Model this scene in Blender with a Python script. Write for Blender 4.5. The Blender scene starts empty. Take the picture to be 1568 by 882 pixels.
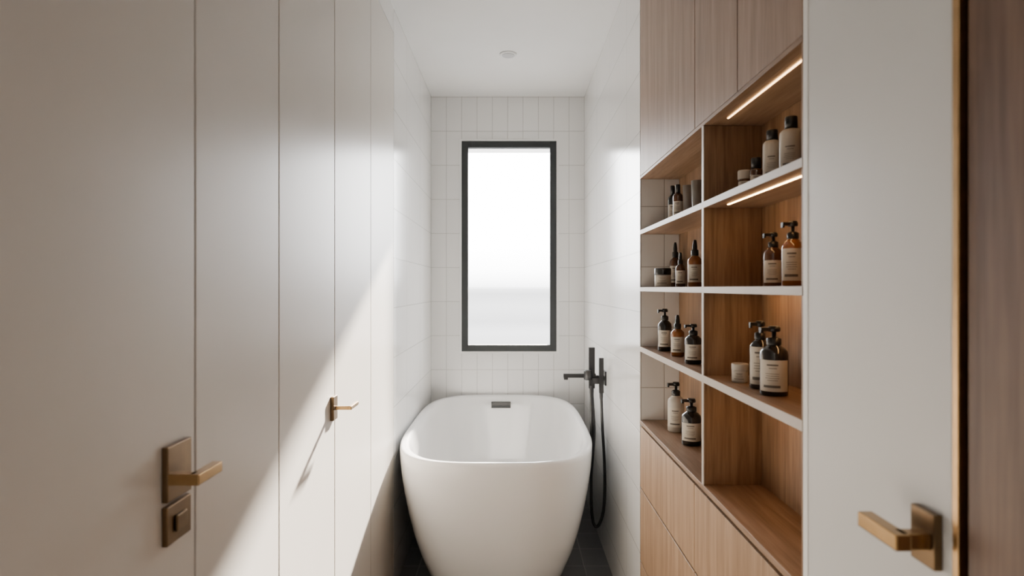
import bpy, math, random
from mathutils import Vector, Matrix
random.seed(4)
H = 1.35      # camera height
XL, XR = -0.528, 0.472
YB = 4.03
ZC = 2.60
WT = 0.35     # thickness of the window wall

# ------------------------------------------------------------------ materials
def new_mat(name):
    m = bpy.data.materials.new(name); m.use_nodes = True
    nt = m.node_tree
    return m, nt, nt.nodes["Principled BSDF"]

def plain(name, col, rough=0.5, metal=0.0, coat=0.0, noise=0.03, nscale=6, bump=0.0, spec=0.5, trans=0.0, bscale=400):
    m, nt, b = new_mat(name)
    n = nt.nodes.new("ShaderNodeTexNoise"); n.inputs["Scale"].default_value = nscale
    g = nt.nodes.new("ShaderNodeNewGeometry")
    nt.links.new(g.outputs["Position"], n.inputs["Vector"])
    r = nt.nodes.new("ShaderNodeValToRGB")
    r.color_ramp.elements[0].position = 0.3; r.color_ramp.elements[1].position = 0.7
    r.color_ramp.elements[0].color = tuple(c*(1-noise) for c in col)+(1,)
    r.color_ramp.elements[1].color = tuple(min(1, c*(1+noise)) for c in col)+(1,)
    nt.links.new(n.outputs["Fac"], r.inputs[0]); nt.links.new(r.outputs[0], b.inputs["Base Color"])
    b.inputs["Roughness"].default_value = rough; b.inputs["Metallic"].default_value = metal
    b.inputs["Coat Weight"].default_value = coat; b.inputs["Specular IOR Level"].default_value = spec
    b.inputs["Transmission Weight"].default_value = trans
    if bump:
        n2 = nt.nodes.new("ShaderNodeTexNoise"); n2.inputs["Scale"].default_value = bscale
        nt.links.new(g.outputs["Position"], n2.inputs["Vector"])
        bp = nt.nodes.new("ShaderNodeBump"); bp.inputs["Strength"].default_value = bump; bp.inputs["Distance"].default_value = 0.001
        nt.links.new(n2.outputs["Fac"], bp.inputs["Height"]); nt.links.new(bp.outputs[0], b.inputs["Normal"])
    return m

def tile(name, w, h, c1, c2, grout, rough, ox=0.0, oz=0.0, mortar=0.0018, floor=False, bumpd=0.001):
    m, nt, b = new_mat(name)
    g = nt.nodes.new("ShaderNodeNewGeometry"); s = nt.nodes.new("ShaderNodeSeparateXYZ")
    nt.links.new(g.outputs["Position"], s.inputs[0])
    c = nt.nodes.new("ShaderNodeCombineXYZ")
    if floor:
        a1 = nt.nodes.new("ShaderNodeMath"); a1.inputs[1].default_value = ox
        nt.links.new(s.outputs[0], a1.inputs[0]); nt.links.new(a1.outputs[0], c.inputs[0])
        nt.links.new(s.outputs[1], c.inputs[1])
    else:
        a = nt.nodes.new("ShaderNodeMath"); nt.links.new(s.outputs[0], a.inputs[0]); nt.links.new(s.outputs[1], a.inputs[1])
        a1 = nt.nodes.new("ShaderNodeMath"); a1.inputs[1].default_value = ox
        nt.links.new(a.outputs[0], a1.inputs[0])
        a2 = nt.nodes.new("ShaderNodeMath"); a2.inputs[1].default_value = oz
        nt.links.new(s.outputs[2], a2.inputs[0])
        nt.links.new(a1.outputs[0], c.inputs[0]); nt.links.new(a2.outputs[0], c.inputs[1])
    br = nt.nodes.new("ShaderNodeTexBrick"); br.offset = 0.0; br.squash = 1.0
    br.inputs["Scale"].default_value = 1.0; br.inputs["Brick Width"].default_value = w; br.inputs["Row Height"].default_value = h
    br.inputs["Mortar Size"].default_value = mortar; br.inputs["Mortar Smooth"].default_value = 0.3
    br.inputs["Color1"].default_value = c1+(1,); br.inputs["Color2"].default_value = c2+(1,); br.inputs["Mortar"].default_value = grout+(1,)
    nt.links.new(c.outputs[0], br.inputs["Vector"]); nt.links.new(br.outputs["Color"], b.inputs["Base Color"])
    n = nt.nodes.new("ShaderNodeTexNoise"); n.inputs["Scale"].default_value = 9
    nt.links.new(g.outputs["Position"], n.inputs["Vector"])
    mm = nt.nodes.new("ShaderNodeMath"); mm.operation = 'MULTIPLY_ADD'; mm.inputs[1].default_value = -1.0
    n2 = nt.nodes.new("ShaderNodeMath"); n2.operation = 'MULTIPLY'; n2.inputs[1].default_value = 0.35
    nt.links.new(n.outputs["Fac"], n2.inputs[0])
    nt.links.new(br.outputs["Fac"], mm.inputs[0]); nt.links.new(n2.outputs[0], mm.inputs[2])
    bp = nt.nodes.new("ShaderNodeBump"); bp.inputs["Strength"].default_value = 0.6; bp.inputs["Distance"].default_value = bumpd
    nt.links.new(mm.outputs[0], bp.inputs["Height"]); nt.links.new(bp.outputs[0], b.inputs["Normal"])
    b.inputs["Roughness"].default_value = rough
    return m

def wood(name, dark, mid, light, scale=(28, 28, 1.6), rough=0.45):
    m, nt, b = new_mat(name)
    g = nt.nodes.new("ShaderNodeNewGeometry")
    mp = nt.nodes.new("ShaderNodeMapping"); mp.inputs["Scale"].default_value = scale
    nt.links.new(g.outputs["Position"], mp.inputs["Vector"])
    n = nt.nodes.new("ShaderNodeTexNoise"); n.inputs["Scale"].default_value = 1.0; n.inputs["Detail"].default_value = 6; n.inputs["Distortion"].default_value = 0.9
    nt.links.new(mp.outputs[0], n.inputs["Vector"])
    n2 = nt.nodes.new("ShaderNodeTexNoise"); n2.inputs["Scale"].default_value = 6.0; n2.inputs["Detail"].default_value = 3
    nt.links.new(mp.outputs[0], n2.inputs["Vector"])
    mx = nt.nodes.new("ShaderNodeMath"); mx.operation = 'MULTIPLY_ADD'; mx.inputs[1].default_value = 0.35
    sc = nt.nodes.new("ShaderNodeMath"); sc.operation = 'MULTIPLY'; sc.inputs[1].default_value = 0.65
    nt.links.new(n.outputs["Fac"], sc.inputs[0]); nt.links.new(n2.outputs["Fac"], mx.inputs[0]); nt.links.new(sc.outputs[0], mx.inputs[2])
    r = nt.nodes.new("ShaderNodeValToRGB"); r.color_ramp.elements[0].position = 0.36; r.color_ramp.elements[0].color = dark+(1,)
    r.color_ramp.elements[1].position = 0.64; r.color_ramp.elements[1].color = light+(1,)
    e = r.color_ramp.elements.new(0.5); e.color = mid+(1,)
    nt.links.new(mx.outputs[0], r.inputs[0]); nt.links.new(r.outputs[0], b.inputs["Base Color"])
    bp = nt.nodes.new("ShaderNodeBump"); bp.inputs["Strength"].default_value = 0.15; bp.inputs["Distance"].default_value = 0.001
    nt.links.new(mx.outputs[0], bp.inputs["Height"]); nt.links.new(bp.outputs[0], b.inputs["Normal"])
    b.inputs["Roughness"].default_value = rough
    return m

def emis(name, col, st):
    m = bpy.data.materials.new(name); m.use_nodes = True; nt = m.node_tree
    nt.nodes.remove(nt.nodes["Principled BSDF"])
    e = nt.nodes.new("ShaderNodeEmission"); e.inputs[0].default_value = col+(1,); e.inputs[1].default_value = st
    nt.links.new(e.outputs[0], nt.nodes["Material Output"].inputs[0])
    return m

M_panel = plain("satin_lacquer", (0.70, 0.665, 0.62), rough=0.31, bump=0.03, bscale=60, noise=0.01)
M_wdoor = plain("white_lacquer", (0.68, 0.685, 0.68), rough=0.4, noise=0.01)
M_paint = plain("white_paint", (0.88, 0.875, 0.865), rough=0.8, noise=0.01)
M_dark = plain("dark_gap", (0.03, 0.028, 0.025), rough=0.9)
M_back = tile("back_wall_tile", 0.1, 0.2223, (0.84, 0.835, 0.825), (0.82, 0.815, 0.805), (0.50, 0.495, 0.48), 0.22,
              ox=-(XL+YB)+10*0.1, oz=-(ZC-0.005)+12*0.2223)
M_side = tile("side_wall_tile", 0.45, 0.2223, (0.86, 0.86, 0.85), (0.84, 0.84, 0.83), (0.56, 0.555, 0.54), 0.16,
              ox=0.13, oz=-(ZC-0.005)+12*0.2223, bumpd=0.002, mortar=0.0022)
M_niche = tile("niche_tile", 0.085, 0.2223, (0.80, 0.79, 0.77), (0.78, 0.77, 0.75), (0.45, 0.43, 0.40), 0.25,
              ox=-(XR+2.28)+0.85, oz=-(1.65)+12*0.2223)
M_floor = tile("floor_tile", 0.2, 0.2, (0.13, 0.13, 0.132), (0.12, 0.12, 0.122), (0.24, 0.24, 0.235), 0.45, ox=0.05, floor=True, mortar=0.003)
M_woodU = wood("oak_veneer_upper", (0.185, 0.112, 0.072), (0.25, 0.158, 0.107), (0.31, 0.203, 0.142))
M_wood = wood("walnut_veneer", (0.145, 0.078, 0.038), (0.225, 0.128, 0.067), (0.31, 0.188, 0.105))
M_woodS = wood("walnut_board", (0.19, 0.108, 0.06), (0.265, 0.158, 0.092), (0.34, 0.215, 0.132), scale=(28, 1.6, 28))
M_woodL = wood("oak_drawer", (0.27, 0.162, 0.09), (0.355, 0.225, 0.133), (0.43, 0.285, 0.18))
M_woodD = wood("dark_walnut_door", (0.085, 0.045, 0.028), (0.135, 0.075, 0.048), (0.185, 0.11, 0.072), scale=(22, 22, 1.2))
M_edge = plain("shelf_edge_laminate", (0.50, 0.44, 0.385), rough=0.4)
M_brass = plain("aged_brass", (0.40, 0.255, 0.115), rough=0.24, metal=1.0, noise=0.10, nscale=40)
M_brassd = plain("brass_trim_metal", (0.45, 0.29, 0.14), rough=0.28, metal=1.0, noise=0.10, nscale=40)
M_bronze = plain("dark_bronze", (0.17, 0.112, 0.06), rough=0.33, metal=1.0, noise=0.12, nscale=40)
M_tub = plain("acrylic_white", (0.90, 0.90, 0.895), rough=0.14, coat=0.4, noise=0.005)
M_black = plain("matte_black_metal", (0.010, 0.010, 0.011), rough=0.42, spec=0.4)
M_frame = plain("charcoal_aluminium", (0.026, 0.030, 0.032), rough=0.6, spec=0.3)
M_trimw = plain("white_trim", (0.88, 0.88, 0.87), rough=0.5, noise=0.01)
M_amber = plain("amber_glass", (0.24, 0.078, 0.016), rough=0.12, coat=0.5, spec=0.6)
M_brown = plain("brown_glass", (0.085, 0.032, 0.012), rough=0.12, coat=0.5)
M_blk = plain("black_glass", (0.012, 0.011, 0.011), rough=0.14, coat=0.5)
M_cap = plain("black_plastic", (0.010, 0.010, 0.010), rough=0.35)
M_cream = plain("cream_plastic", (0.52, 0.48, 0.42), rough=0.4)
M_label = plain("paper_label", (0.58, 0.53, 0.45), rough=0.7)
M_ink = plain("label_ink", (0.13, 0.115, 0.10), rough=0.7)
M_grey = plain("stone_grey_plastic", (0.32, 0.30, 0.28), rough=0.35)
M_frost = plain("frosted_glass", (0.62, 0.60, 0.56), rough=0.35, trans=0.6)
M_led = emis("led_warm", (1.0, 0.56, 0.23), 36)
M_led1 = emis("led_warm_dim", (1.0, 0.60, 0.27), 10)
M_lens = plain("lamp_lens", (0.45, 0.45, 0.45), rough=0.4)

# ------------------------------------------------------------------ mesh builder
class MB:
    def __init__(s): s.v = []; s.f = []; s.m = []; s.sm = []; s.mats = []
    def mi(s, mat):
        if mat not in s.mats: s.mats.append(mat)
        return s.mats.index(mat)
    def box(s, x0, x1, y0, y1, z0, z1, mat, M=None):
        if x0 > x1: x0, x1 = x1, x0
        if y0 > y1: y0, y1 = y1, y0
        if z0 > z1: z0, z1 = z1, z0
        b = len(s.v)
        for p in [(x0,y0,z0),(x1,y0,z0),(x1,y1,z0),(x0,y1,z0),(x0,y0,z1),(x1,y0,z1),(x1,y1,z1),(x0,y1,z1)]:
            q = Vector(p)
            if M: q = M @ q
            s.v.append(tuple(q))
        k = s.mi(mat)
        for f in [(0,3,2,1),(4,5,6,7),(0,1,5,4),(1,2,6,5),(2,3,7,6),(3,0,4,7)]:
            s.f.append(tuple(b+i for i in f)); s.m.append(k); s.sm.append(False)
    def lathe(s, cx, cy, prof, mats, seg=32, sx=1.0, sy=1.0):
        b = len(s.v)
        for (r, z) in prof:
            for i in range(seg):
                a = 2*math.pi*i/seg
                s.v.append((cx+r*sx*math.cos(a), cy+r*sy*math.sin(a), z))
        for j in range(len(prof)-1):
            k = s.mi(mats[j] if isinstance(mats, list) else mats)
            for i in range(seg):
                i2 = (i+1) % seg
                s.f.append((b+j*seg+i, b+j*seg+i2, b+(j+1)*seg+i2, b+(j+1)*seg+i)); s.m.append(k); s.sm.append(True)
        k0 = s.mi(mats[0] if isinstance(mats, list) else mats); k1 = s.mi(mats[-1] if isinstance(mats, list) else mats)
        s.f.append(tuple(b+i for i in reversed(range(seg)))); s.m.append(k0); s.sm.append(False)
        n = len(prof)-1
        s.f.append(tuple(b+n*seg+i for i in range(seg))); s.m.append(k1); s.sm.append(False)
    def arc(s, cx, cy, r, a0, a1, z0, z1, mat, seg=16):
        b = len(s.v); k = s.mi(mat)
        for i in range(seg+1):
            a = a0+(a1-a0)*i/seg
            for z in (z0, z1): s.v.append((cx+r*math.cos(a), cy+r*math.sin(a), z))
        for i in range(seg):
            s.f.append((b+2*i, b+2*i+2, b+2*i+3, b+2*i+1)); s.m.append(k); s.sm.append(True)
    def tube(s, pts, r, mat, seg=12):
        pts = [Vector(p) for p in pts]; b = len(s.v); k = s.mi(mat); up = None
        for i, p in enumerate(pts):
            t = (pts[min(i+1, len(pts)-1)]-pts[max(i-1, 0)]).normalized()
            if up is None:
                up = t.orthogonal().normalized()
            else:
                up = (up - t*up.dot(t)).normalized()
            w = t.cross(up)
            for j in range(seg):
                a = 2*math.pi*j/seg
                s.v.append(tuple(p+up*r*math.cos(a)+w*r*math.sin(a)))
        for i in range(len(pts)-1):
            for j in range(seg):
                j2 = (j+1) % seg
                s.f.append((b+i*seg+j, b+i*seg+j2, b+(i+1)*seg+j2, b+(i+1)*seg+j)); s.m.append(k); s.sm.append(True)
        s.f.append(tuple(b+j for j in reversed(range(seg)))); s.m.append(k); s.sm.append(False)
        n = len(pts)-1
        s.f.append(tuple(b+n*seg+j for j in range(seg))); s.m.append(k); s.sm.append(False)
    def obj(s, name, bevel=0.0, parent=None, bseg=2, subsurf=0):
        me = bpy.data.meshes.new(name); me.from_pydata(s.v, [], s.f)
        for mt in s.mats: me.materials.append(mt)
        for p, k, sm in zip(me.polygons, s.m, s.sm): p.material_index = k; p.use_smooth = sm
        me.update()
        o = bpy.data.objects.new(name, me); bpy.context.scene.collection.objects.link(o)
        if bevel:
            bm = o.modifiers.new("bevel", 'BEVEL'); bm.width = bevel; bm.segments = bseg; bm.limit_method = 'ANGLE'; bm.angle_limit = math.radians(50)
        if subsurf:
            ss = o.modifiers.new("sub", 'SUBSURF'); ss.levels = subsurf; ss.render_levels = subsurf
        if parent: o.parent = parent
        return o

def empty(name, loc=(0,0,0)):
    e = bpy.data.objects.new(name, None); bpy.context.scene.collection.objects.link(e); e.empty_display_size = 0.1
    return e
def boxo(name, x0, x1, y0, y1, z0, z1, mat, bevel=0.0, parent=None):
    m = MB(); m.box(x0, x1, y0, y1, z0, z1, mat); return m.obj(name, bevel, parent)
def smooth(pts, n=10):
    P = [Vector(p) for p in pts]; P = [P[0]*2-P[1]]+P+[P[-1]*2-P[-2]]; out = []
    for i in range(1, len(P)-2):
        for k in range(n):
            t = k/n
            out.append(0.5*((2*P[i])+(-P[i-1]+P[i+1])*t+(2*P[i-1]-5*P[i]+4*P[i+1]-P[i+2])*t*t+(-P[i-1]+3*P[i]-3*P[i+1]+P[i+2])*t**3))
    out.append(P[-2]); return out

# ------------------------------------------------------------------ shell
YF = -1.6
boxo("floor", -0.75, 0.80, YF-0.1, YB+WT, -0.1, 0.0, M_floor)
boxo("ceiling", -0.75, 0.80, YF-0.1, YB+WT, ZC, ZC+0.1, M_paint)
boxo("wall_front", -0.75, 0.80, YF-0.1, YF, 0, ZC, M_paint)

# left wall : plain core behind the panels, tiled block near the window
m = MB()
m.box(-0.75, XL-0.022, YF, 2.76, 0, ZC, M_dark)
m.box(-0.75, XL, 2.76, YB, 0, ZC, M_side)
m.box(XL-0.022, XL, YF, 2.758, H+1.14, ZC, M_paint)
m.box(XL-0.022, XL, YF, -0.02, 0, H+1.136, M_paint)
m.obj("wall_left")
# right wall
m = MB()
m.box(XR, 0.80, 2.28, YB, 0, ZC, M_side)
m.box(0.66, 0.80, YF, 2.28, 0, ZC, M_paint)
m.box(XR, 0.66, YF, -0.22, 0, ZC, M_paint)
o = m.obj("wall_right")
# niche end tiling (the same wall, return face)
boxo("trim_1", XR+0.001, 0.655, 2.276, 2.2799, H-0.485, H+0.40, M_niche)

# back wall w/ window hole
wx0, wx1, wz0, wz1 = -0.328, 0.290, H-0.413, H+0.957
m = MB()
m.box(XL-0.2, wx0, YB, YB+WT, 0, ZC, M_back)
m.box(wx1, XR+0.3, YB, YB+WT, 0, ZC, M_back)
m.box(wx0, wx1, YB, YB+WT, 0, wz0, M_back)
m.box(wx0, wx1, YB, YB+WT, wz1, ZC, M_back)
m.obj("wall_back")
win = empty("window_1")
m = MB(); fw = 0.042; fy0, fy1 = YB-0.008, YB+0.037
m.box(wx0, wx0+fw, fy0, fy1, wz0, wz1, M_frame); m.box(wx1-fw, wx1, fy0, fy1, wz0, wz1, M_frame)
m.box(wx0+fw, wx1-fw, fy0, fy1, wz0, wz0+fw, M_frame); m.box(wx0+fw, wx1-fw, fy0, fy1, wz1-fw, wz1, M_frame)
m.obj("frame", 0.001, win)
m = MB(); t = 0.014
m.box(wx0-t, wx0, YB-0.006, YB, wz0-t, wz1+t, M_trimw); m.box(wx1, wx1+t, YB-0.006, YB, wz0-t, wz1+t, M_trimw)
m.box(wx0, wx1, YB-0.006, YB, wz0-t, wz0, M_trimw); m.box(wx0, wx1, YB-0.006, YB, wz1, wz1+t, M_trimw)
m.obj("casing", 0.001, win)
gm = bpy.data.materials.new("window_glass"); gm.use_nodes = True; nt = gm.node_tree; nt.nodes.remove(nt.nodes["Principled BSDF"])
tr = nt.nodes.new("ShaderNodeBsdfTransparent"); gl = nt.nodes.new("ShaderNodeBsdfGlossy"); gl.inputs["Roughness"].default_value = 0.02
fr = nt.nodes.new("ShaderNodeFresnel"); fr.inputs[0].default_value = 1.3
mix = nt.nodes.new("ShaderNodeMixShader"); nt.links.new(fr.outputs[0], mix.inputs[0]); nt.links.new(tr.outputs[0], mix.inputs[1]); nt.links.new(gl.outputs[0], mix.inputs[2])
nt.links.new(mix.outputs[0], nt.nodes["Material Output"].inputs[0])
boxo("glass_pane", wx0+fw, wx1-fw, YB+0.030, YB+0.034, wz0+fw, wz1-fw, gm, 0, win)

# ------------------------------------------------------------------ lever handles
def lever(side, xw, yp0, yp1, yc, ytip, zc, parent, mat, key=False, proj=0.055, hp=0.085, sec=0.017, back=0.012, dz=0.0):
    """side=+1 projects toward +X"""
    m = MB(); s = side
    m.box(xw, xw+s*0.010, yp0, yp1, zc-hp/2+dz, zc+hp/2+dz, M_bronze)
    if key:
        m.box(xw, xw+s*0.009, yp0, yp1, zc-hp/2-0.066+dz, zc-hp/2-0.006+dz, M_bronze)
        m.box(xw+s*0.009, xw+s*0.014, yp0+0.020, yp1-0.020, zc-hp/2-0.050+dz, zc-hp/2-0.024+dz, M_bronze)
    m.box(xw+s*0.010, xw+s*(proj-sec/2), yc-sec/2, yc+sec/2, zc-sec/2, zc+sec/2, mat)
    m.box(xw+s*(proj-sec), xw+s*proj, yc-back, ytip, zc-sec/2, zc+sec/2, mat)
    return m.obj("lever_handle", 0.0018, parent, 2)

# left panels/doors
def panel(name, y0, y1, z0=0.01, z1=H+1.136):
    e = empty(name)
    boxo("leaf", XL-0.020, XL, y0+0.0025, y1-0.0025, z0, z1, M_panel, 0.0015, e)
    return e
d1 = panel("door_1", -0.02, 1.03)
panel("wall_panel", 1.03, 1.40)
d2 = panel("door_2", 1.40, 1.84)
panel("wall_panel", 1.84, 2.31)
panel("wall_panel", 2.31, 2.758)
lever(1, XL, 0.930, 1.000, 0.937, 1.004, H-0.289, d1, M_brass, key=True, back=0.010, dz=0.006, proj=0.058)
lever(1, XL, 1.795, 1.836, 1.815, 1.895, H-0.352, d2, M_brass, key=False, proj=0.058, hp=0.07, sec=0.011, back=0.006)

# right door + jambs
d3 = empty("door_3")
boxo("leaf", XR, XR+0.04, 0.662, 0.985, 0.01, ZC-0.003, M_wdoor, 0.0015, d3)
lever(-1, XR, 0.676, 0.717, 0.688, 0.752, H-0.280, d3, M_brass, proj=0.052, hp=0.062, sec=0.018, back=0.012)
boxo("trim_2", XR-0.001, XR+0.04, 0.985, 1.000, 0.0, ZC-0.003, M_trimw, 0.001)
boxo("trim_3", XR-0.004, XR+0.02, 0.648, 0.657, 0.0, ZC-0.003, M_brassd, 0.0008)
boxo("door_4", XR, XR+0.04, -0.2, 0.640, 0.01, ZC-0.003, M_woodD, 0.002)

# ------------------------------------------------------------------ built-in shelving
ys0, ys1, yd = 1.002, 2.275, 1.52
zT, zA, zB, zC_, zD = H+0.400, H+0.212, H+0.003, H-0.215, H-0.485
XBk = 0.615
sh = empty("built_in_shelving")
m = MB()
m.box(XBk, XBk+0.02, ys0, ys1, zD, zT, M_wood)                              # back
m.obj("back_panel", 0, sh)
m = MB(); m.box(XR+0.001, XBk, yd, yd+0.014, zD, zT, M_wood); m.obj("divider", 0.001, sh)
boxo("divider_edging", XR-0.001, XR+0.001, yd, yd+0.014, zD, zT, M_edge, 0, sh)
m = MB(); m.box(XR+0.002, XBk, ys0-0.001, ys0+0.010, zD, zT, M_wood); m.obj("end_panel", 0.001, sh)
for i, (zt, th) in enumerate([(zA, 0.015), (zB, 0.015), (zC_, 0.018)]):
    for j, (a, b) in enumerate([(ys0+0.011, yd-0.0005), (yd+0.0145, ys1)]):
        boxo("shelf_%d_%d" % (i+1, j+1), XR+0.001, XBk-0.0005, a, b, zt-th, zt, M_woodS, 0.0008, sh)
        boxo("shelf_edge_%d_%d" % (i+1, j+1), XR-0.001, XR+0.0008, a-0.01 if j == 0 else a, b, zt-th, zt, M_edge, 0, sh)
for k, (z, xx) in enumerate([(zT, 0.507), (zA-0.015, 0.507), (zB-0.015, 0.57), (zC_-0.018, 0.53)]):
    m = MB(); m.box(xx, xx+0.004, 1.02, 1.455, z-0.0014, z-0.0002, M_led1 if k == 0 else M_led); m.obj("led_strip_%d" % (k+1), 0, sh)
# upper cabinet
uc = empty("wall_cabinet")
boxo("carcass", XR+0.019, XBk+0.02, ys0, ys1, zT+0.0005, ZC-0.002, M_woodS, 0, uc)
boxo("bottom_rail", XR-0.001, XR+0.019, ys0, ys1, zT+0.0005, zT+0.010, M_woodS, 0.001, uc)
for i, (a, b) in enumerate([(ys0, 1.294), (1.294, 1.595), (1.595, ys1)]):
    boxo("cabinet_door_%d" % (i+1), XR, XR+0.018, a+0.0020, b-0.0020, zT+0.012, ZC-0.003, M_woodU, 0.001, uc)
# lower cabinet
lc = empty("drawer_cabinet")
boxo("countertop", XR-0.002, XBk+0.02, ys0, ys1, zD-0.014, zD-0.0003, M_woodS, 0.0015, lc)
boxo("carcass", XR+0.022, XBk+0.02, ys0, ys1, 0.0, zD-0.0145, M_dark, 0, lc)
k = 0
for (a, b) in [(ys0, 1.60), (1.60, ys1)]:
    for (z0, z1) in [(H-0.730, zD-0.024), (H-1.0, H-0.737), (0.06, H-1.006)]:
        k += 1
        boxo("drawer_front_%d" % k, XR, XR+0.020, a+0.0022, b-0.0022, z0, z1, M_woodL, 0.001, lc)

# ------------------------------------------------------------------ bathtub
tcx, ty0, ty1, tw, th = -0.071, 2.425, 4.012, 0.446, 0.66
tcy, tl = (ty0+ty1)/2, (ty1-ty0)/2
prof = [(0.34,0.0),(0.185,0.0),(0.165,0.006),(0.137,0.04),(0.104,0.11),(0.073,0.20),(0.049,0.29),(0.030,0.38),(0.015,0.47),(0.005,0.55),(0.001,0.61),(0.0,0.642),
        (0.001,0.652),(0.006,0.659),(0.014,0.661),(0.026,0.660),(0.034,0.656),(0.039,0.646),(0.046,0.60),(0.055,0.50),(0.070,0.38),(0.090,0.27),(0.125,0.18),(0.175,0.135),(0.25,0.122),(0.36,0.118)]
tm = MB(); N = 128; n_exp = 3.7
kk = tm.mi(M_tub)
for (ins, z) in prof:
    a = tw-ins; b = tl-ins*0.9
    ne = n_exp - min(1.2, ins*5)
    for i in range(N):
        t = 2*math.pi*i/N; c, s_ = math.cos(t), math.sin(t)
        tm.v.append((tcx+a*math.copysign(abs(c)**(2/ne), c), tcy+b*math.copysign(abs(s_)**(2/ne), s_), z))
for j in range(len(prof)-1):
    for i in range(N):
        i2 = (i+1) % N
        tm.f.append((j*N+i, j*N+i2, (j+1)*N+i2, (j+1)*N+i)); tm.m.append(kk); tm.sm.append(True)
tm.f.append(tuple(reversed(range(N)))); tm.m.append(kk); tm.sm.append(True)
tm.f.append(tuple((len(prof)-1)*N+i for i in range(N))); tm.m.append(kk); tm.sm.append(True)
tub = empty("freestanding_bathtub")
tm.obj("tub_shell", 0, tub)
m = MB(); yo = ty1-0.046*0.9
m.box(tcx-0.062, tcx+0.062, yo-0.010, yo+0.006, 0.580, 0.620, M_black)
m.box(tcx-0.055, tcx+0.055, yo-0.012, yo-0.010, 0.586, 0.596, M_frame)
m.obj("overflow_slot", 0.002, tub)
m = MB(); m.lathe(tcx, tcy, [(0.03,0.1185),(0.032,0.121),(0.028,0.124),(0.01,0.125)], M_black); m.obj("drain", 0, tub)

# ------------------------------------------------------------------ tub filler (wall mounted on the right wall)
px, py = 0.402, 3.12
m = MB()
m.box(px-0.015, px+0.015, py-0.013, py+0.013, 0.845, 1.050, M_black)            # upright body
m.box(px-0.142, px+0.02, py-0.011, py+0.011, 0.898, 0.918, M_black)             # spout
m.box(px-0.140, px-0.120, py-0.011, py+0.011, 0.888, 0.900, M_black)
m.box(px, XR-0.006, py-0.012, py+0.012, 0.885, 0.909, M_black)                  # arm to wall
m.box(XR-0.008, XR-0.0002, py-0.035, py+0.035, 0.862, 0.932, M_black)           # wall plate
m.box(px+0.002, px+0.050, py-0.030, py-0.010, 0.870, 0.900, M_black)
m.lathe(px-0.022, py-0.022, [(0.017,0.890),(0.020,0.895),(0.020,0.935),(0.015,0.938)], M_black)
m.box(px+0.034, px+0.056, py-0.036, py-0.014, 0.825, 1.00, M_black)             # hand shower
m.lathe(px+0.045, py-0.025, [(0.007,0.79),(0.009,0.802),(0.009,0.828)], M_black)
m.lathe(px, py, [(0.008,0.80),(0.011,0.82),(0.011,0.848)], M_black)
m.lathe(px-0.004, py-0.020, [(0.008,0.46),(0.008,0.86)], M_black)
hose = smooth([(px+0.045, py-0.025, 0.81), (px+0.050, py-0.03, 0.66), (px+0.060, py-0.04, 0.44), (px+0.053, py-0.05, 0.25), (px+0.022, py-0.05, 0.165),
               (px-0.002, py-0.04, 0.21), (px-0.006, py-0.03, 0.40), (px+0.010, py-0.02, 0.62), (px+0.002, py-0.005, 0.82)], 10)
m.tube(hose, 0.0075, M_black)
m.obj("wall_mounted_tub_filler", 0.0015)

# ------------------------------------------------------------------ ceiling downlight
dl = empty("recessed_downlight")
m = MB(); m.lathe(-0.02, 3.30, [(0.034, ZC-0.0005),(0.046, ZC-0.0005),(0.046, ZC-0.004),(0.040, ZC-0.008),(0.034, ZC-0.008)], M_trimw); m.obj("ring", 0, dl)
m = MB(); m.lathe(-0.02, 3.30, [(0.033, ZC-0.009),(0.033, ZC-0.0105)], M_lens); m.obj("lens", 0, dl)

# ------------------------------------------------------------------ bottles
def label(m, x, y, r, z0, z1, mat=None, ink=True):
    ac = math.atan2(-y, -x)   # faces the corridor
    m.arc(x, y, r+0.0004, ac-1.15, ac+1.15, z0, z1, mat or M_label, 20)
    if ink:
        h = z1-z0
        for (f0, f1, w) in [(0.82, 0.87, 0.5), (0.73, 0.75, 0.35), (0.56, 0.575, 0.6), (0.49, 0.505, 0.55), (0.42, 0.435, 0.6), (0.35, 0.365, 0.45), (0.12, 0.20, 0.75)]:
            m.arc(x, y, r+0.0007, ac-w, ac+w*0.6, z0+h*f0, z0+h*f1, M_ink, 12)

def body(m, x, y, z, r, h, mat):
    m.lathe(x, y, [(r*0.9, z+0.0003),(r, z+0.003),(r, z+h*0.80),(r*0.94, z+h*0.88),(r*0.70, z+h*0.95),(r*0.42, z+h),(r*0.40, z+h*1.03)], mat)

def pump_bottle(name, x, y, z, r, h, mat, ang=math.pi, lab=(0.15, 0.62)):
    m = MB(); hb = h*0.72; body(m, x, y, z, r, hb, mat)
    t = z+hb
    m.lathe(x, y, [(r*0.5, t),(r*0.52, t+0.001),(r*0.52, t+h*0.09),(r*0.30, t+h*0.11),(r*0.16, t+h*0.115),(r*0.16, t+h*0.20)], M_cap)
    M = Matrix.Translation((x, y, t+h*0.20)) @ Matrix.Rotation(ang, 4, 'Z')
    m.box(-r*0.38, r*1.05, -r*0.24, r*0.24, 0, h*0.05, M_cap, M)
    m.box(r*0.85, r*1.05, -r*0.18, r*0.18, -h*0.03, 0.0, M_cap, M)
    m.lathe(x, y, [(r*0.40, t+h*0.19),(r*0.42, t+h*0.24),(r*0.36, t+h*0.27)], M_cap)
    label(m, x, y, r, z+hb*lab[0], z+hb*lab[1]*1.1)
    return m.obj(name)
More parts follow.
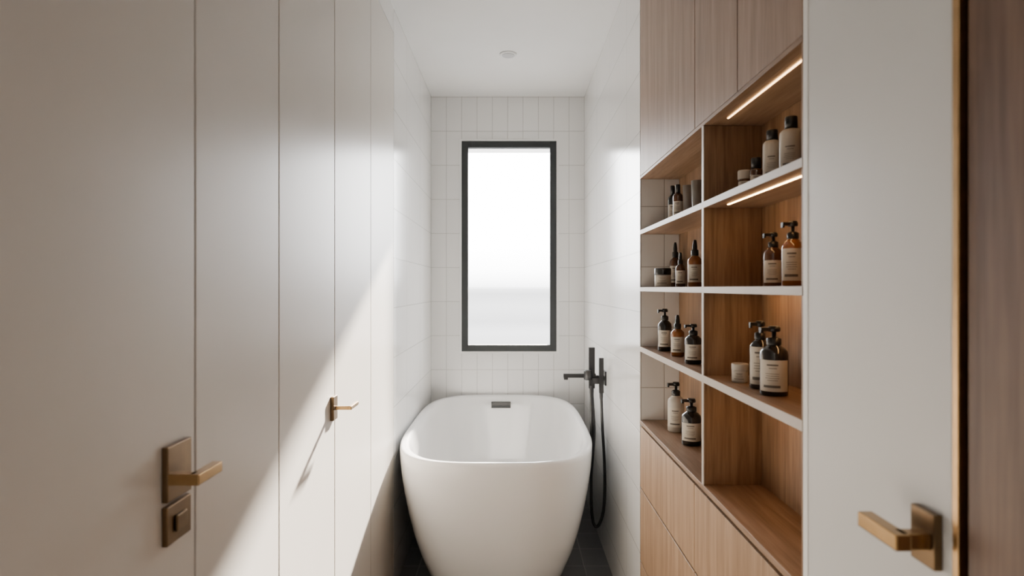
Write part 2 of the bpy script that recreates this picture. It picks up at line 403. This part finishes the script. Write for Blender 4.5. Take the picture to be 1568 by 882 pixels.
def dropper_bottle(name, x, y, z, r, h, mat, lab=(0.15, 0.65)):
    m = MB(); hb = h*0.66; body(m, x, y, z, r, hb, mat); t = z+hb
    m.lathe(x, y, [(r*0.5, t),(r*0.52, t+h*0.01),(r*0.50, t+h*0.12),(r*0.34, t+h*0.13),(r*0.34, t+h*0.20),(r*0.26, t+h*0.29),(r*0.18, t+h*0.335),(r*0.05, t+h*0.34)], M_cap)
    label(m, x, y, r, z+hb*lab[0], z+hb*lab[1]*1.1)
    return m.obj(name)
def capped_bottle(name, x, y, z, r, h, mat, cap=M_cap, capr=0.62, caph=0.18, lab=(0.2, 0.7), lm=None):
    m = MB(); hb = h*(1-caph)
    m.lathe(x, y, [(r*0.92, z+0.0003),(r, z+0.003),(r, z+hb*0.88),(r*0.95, z+hb*0.94),(r*0.75, z+hb*0.985),(r*0.5, z+hb)], mat)
    m.lathe(x, y, [(r*capr, z+hb),(r*capr, z+h-0.002),(r*capr*0.92, z+h)], cap)
    label(m, x, y, r, z+hb*lab[0], z+hb*lab[1], lm)
    return m.obj(name)
def jar(name, x, y, z, r, h, mat, lid):
    m = MB(); m.lathe(x, y, [(r*0.93, z+0.0003),(r, z+0.003),(r, z+h*0.62),(r*0.96, z+h*0.64)], mat)
    m.lathe(x, y, [(r*1.02, z+h*0.65),(r*1.03, z+h*0.67),(r*1.03, z+h*0.95),(r*0.97, z+h)], lid)
    label(m, x, y, r, z+h*0.15, z+h*0.55)
    return m.obj(name)
def cup(name, x, y, z, r, h, mat):
    m = MB(); m.lathe(x, y, [(r*0.75, z+0.0003),(r*0.80, z+0.003),(r, z+h),(r*0.92, z+h),(r*0.74, z+0.008),(r*0.1, z+0.007)], mat)
    return m.obj(name)
def at(xp, X): return (X, X*946.0/(xp-784))
# near column
x, y = at(1140, 0.535); jar("cosmetic_jar", x, y, zA, 0.0145, 0.058, M_brown, M_cream)
x, y = at(1158, 0.545); capped_bottle("toiletry_bottle", x, y, zA, 0.0135, 0.078, M_brown, caph=0.3, capr=0.8)
x, y = at(1182.5, 0.545); capped_bottle("toiletry_bottle", x, y, zA, 0.0185, 0.118, M_cream, lm=M_cream)
x, y = at(1211.5, 0.545); capped_bottle("toiletry_bottle", x, y, zA, 0.0215, 0.122, M_cream, caph=0.2, capr=0.55, lm=M_cream)
x, y = at(1184, 0.545); pump_bottle("pump_bottle", x, y, zB, 0.0195, 0.114, M_brown, lab=(0.1, 0.6))
x, y = at(1214, 0.545); pump_bottle("pump_bottle", x, y, zB, 0.0205, 0.128, M_amber, lab=(0.12, 0.72))
jar("cosmetic_jar", 0.521, 1.412, zC_, 0.018, 0.043, M_cream, M_cream)
pump_bottle("pump_bottle", 0.532, 1.325, zC_, 0.0215, 0.146, M_blk, lab=(0.1, 0.78))
pump_bottle("pump_bottle", 0.527, 1.243, zC_, 0.0270, 0.140, M_blk, lab=(0.1, 0.65))
# far column
x, y = at(1030, 0.55); capped_bottle("toiletry_bottle", x, y, zA, 0.0155, 0.138, M_blk, caph=0.25, capr=0.5)
x, y = at(1038, 0.52); capped_bottle("toiletry_bottle", x, y, zA, 0.0150, 0.112, M_brown, caph=0.25, capr=0.5)
x, y = at(1053, 0.545); cup("bathroom_tumbler", x, y, zA, 0.0150, 0.106, M_grey)
x, y = at(1067.5, 0.545); cup("bathroom_tumbler", x, y, zA, 0.0170, 0.104, M_frost)
x, y = at(1015, 0.52); jar("cosmetic_jar", x, y, zB, 0.0275, 0.065, M_cream, M_blk)
x, y = at(1034, 0.583); dropper_bottle("dropper_bottle", x, y, zB, 0.0200, 0.160, M_brown)
x, y = at(1042, 0.525); dropper_bottle("dropper_bottle", x, y, zB, 0.0150, 0.108, M_brown)
x, y = at(1064, 0.545); dropper_bottle("dropper_bottle", x, y, zB, 0.0210, 0.141, M_amber)
pump_bottle("pump_bottle", 0.522, 2.11, zC_, 0.0230, 0.146, M_blk)
dropper_bottle("dropper_bottle", 0.524, 1.955, zC_, 0.0210, 0.130, M_amber)
pump_bottle("pump_bottle", 0.515, 1.755, zC_, 0.0235, 0.114, M_blk)
pump_bottle("pump_bottle", 0.556, 2.095, zD, 0.0275, 0.168, M_cream)
pump_bottle("pump_bottle", 0.556, 1.915, zD, 0.0295, 0.144, M_blk)

# ------------------------------------------------------------------ lights
w = bpy.data.worlds.new("sky"); bpy.context.scene.world = w; w.use_nodes = True; nt = w.node_tree
bg = nt.nodes["Background"]; bg.inputs[1].default_value = 24.0
tc = nt.nodes.new("ShaderNodeTexCoord"); s = nt.nodes.new("ShaderNodeSeparateXYZ"); nt.links.new(tc.outputs["Generated"], s.inputs[0])
mr = nt.nodes.new("ShaderNodeMapRange"); mr.inputs[1].default_value = -0.15; mr.inputs[2].default_value = 0.15
nt.links.new(s.outputs[2], mr.inputs[0])
cr = nt.nodes.new("ShaderNodeValToRGB"); e = cr.color_ramp.elements
e[0].position = 0.0; e[0].color = (0.17, 0.175, 0.18, 1); e[1].position = 1.0; e[1].color = (1, 1, 1, 1)
for p, c in [(0.18, 0.14), (0.26, 0.165), (0.32, 0.13), (0.40, 0.155), (0.47, 0.13), (0.495, 0.17), (0.51, 0.30), (0.60, 0.55), (0.8, 0.82)]:
    q = e.new(p); q.color = (c, c*1.0, c*1.01, 1)
nt.links.new(mr.outputs[0], cr.inputs[0]); nt.links.new(cr.outputs[0], bg.inputs[0])

sl = bpy.data.lights.new("sun", 'SUN'); sl.energy = 85; sl.angle = math.radians(2.2); sl.color = (1.0, 0.90, 0.78)
so = bpy.data.objects.new("sun", sl); bpy.context.scene.collection.objects.link(so)
so.rotation_euler = Vector((-1, -5.5, -2.55)).to_track_quat('-Z', 'Y').to_euler(); so.location = (1, 8, 4)
pl = bpy.data.lights.new("window_portal", 'AREA'); pl.shape = 'RECTANGLE'; pl.size = 0.62; pl.size_y = 1.38; pl.cycles.is_portal = True
po = bpy.data.objects.new("window_portal", pl); bpy.context.scene.collection.objects.link(po)
po.location = (-0.019, YB+WT+0.01, (wz0+wz1)/2); po.rotation_euler = (math.radians(-90), 0, 0)

hl = bpy.data.lights.new("hallway_fill_light", 'AREA'); hl.shape = 'DISK'; hl.size = 0.35; hl.energy = 5.5; hl.color = (1.0, 0.90, 0.78)  # unseen fill light added behind the camera to brighten the near walls
fill_rig = empty("hallway_fill_rig")
ho = bpy.data.objects.new("fill_light", hl); bpy.context.scene.collection.objects.link(ho); ho.location = (0, -0.9, ZC-0.05); ho.parent = fill_rig
m = MB(); m.lathe(0, -0.9, [(0.19, ZC-0.001),(0.20, ZC-0.01),(0.20, ZC-0.035),(0.18, ZC-0.04)], M_trimw); m.obj("fill_housing", 0, fill_rig)  # housing made up to go with the added fill light, out of view

# ------------------------------------------------------------------ camera
cam = bpy.data.cameras.new("camera"); co = bpy.data.objects.new("camera", cam); bpy.context.scene.collection.objects.link(co)
co.location = (0, 0, H); co.rotation_euler = (math.radians(90), 0, 0)
cam.sensor_width = 36; cam.lens = 36*946/1568.0; cam.clip_start = 0.02
cam.dof.use_dof = True; cam.dof.focus_distance = 2.2; cam.dof.aperture_fstop = 4.0
bpy.context.scene.camera = co
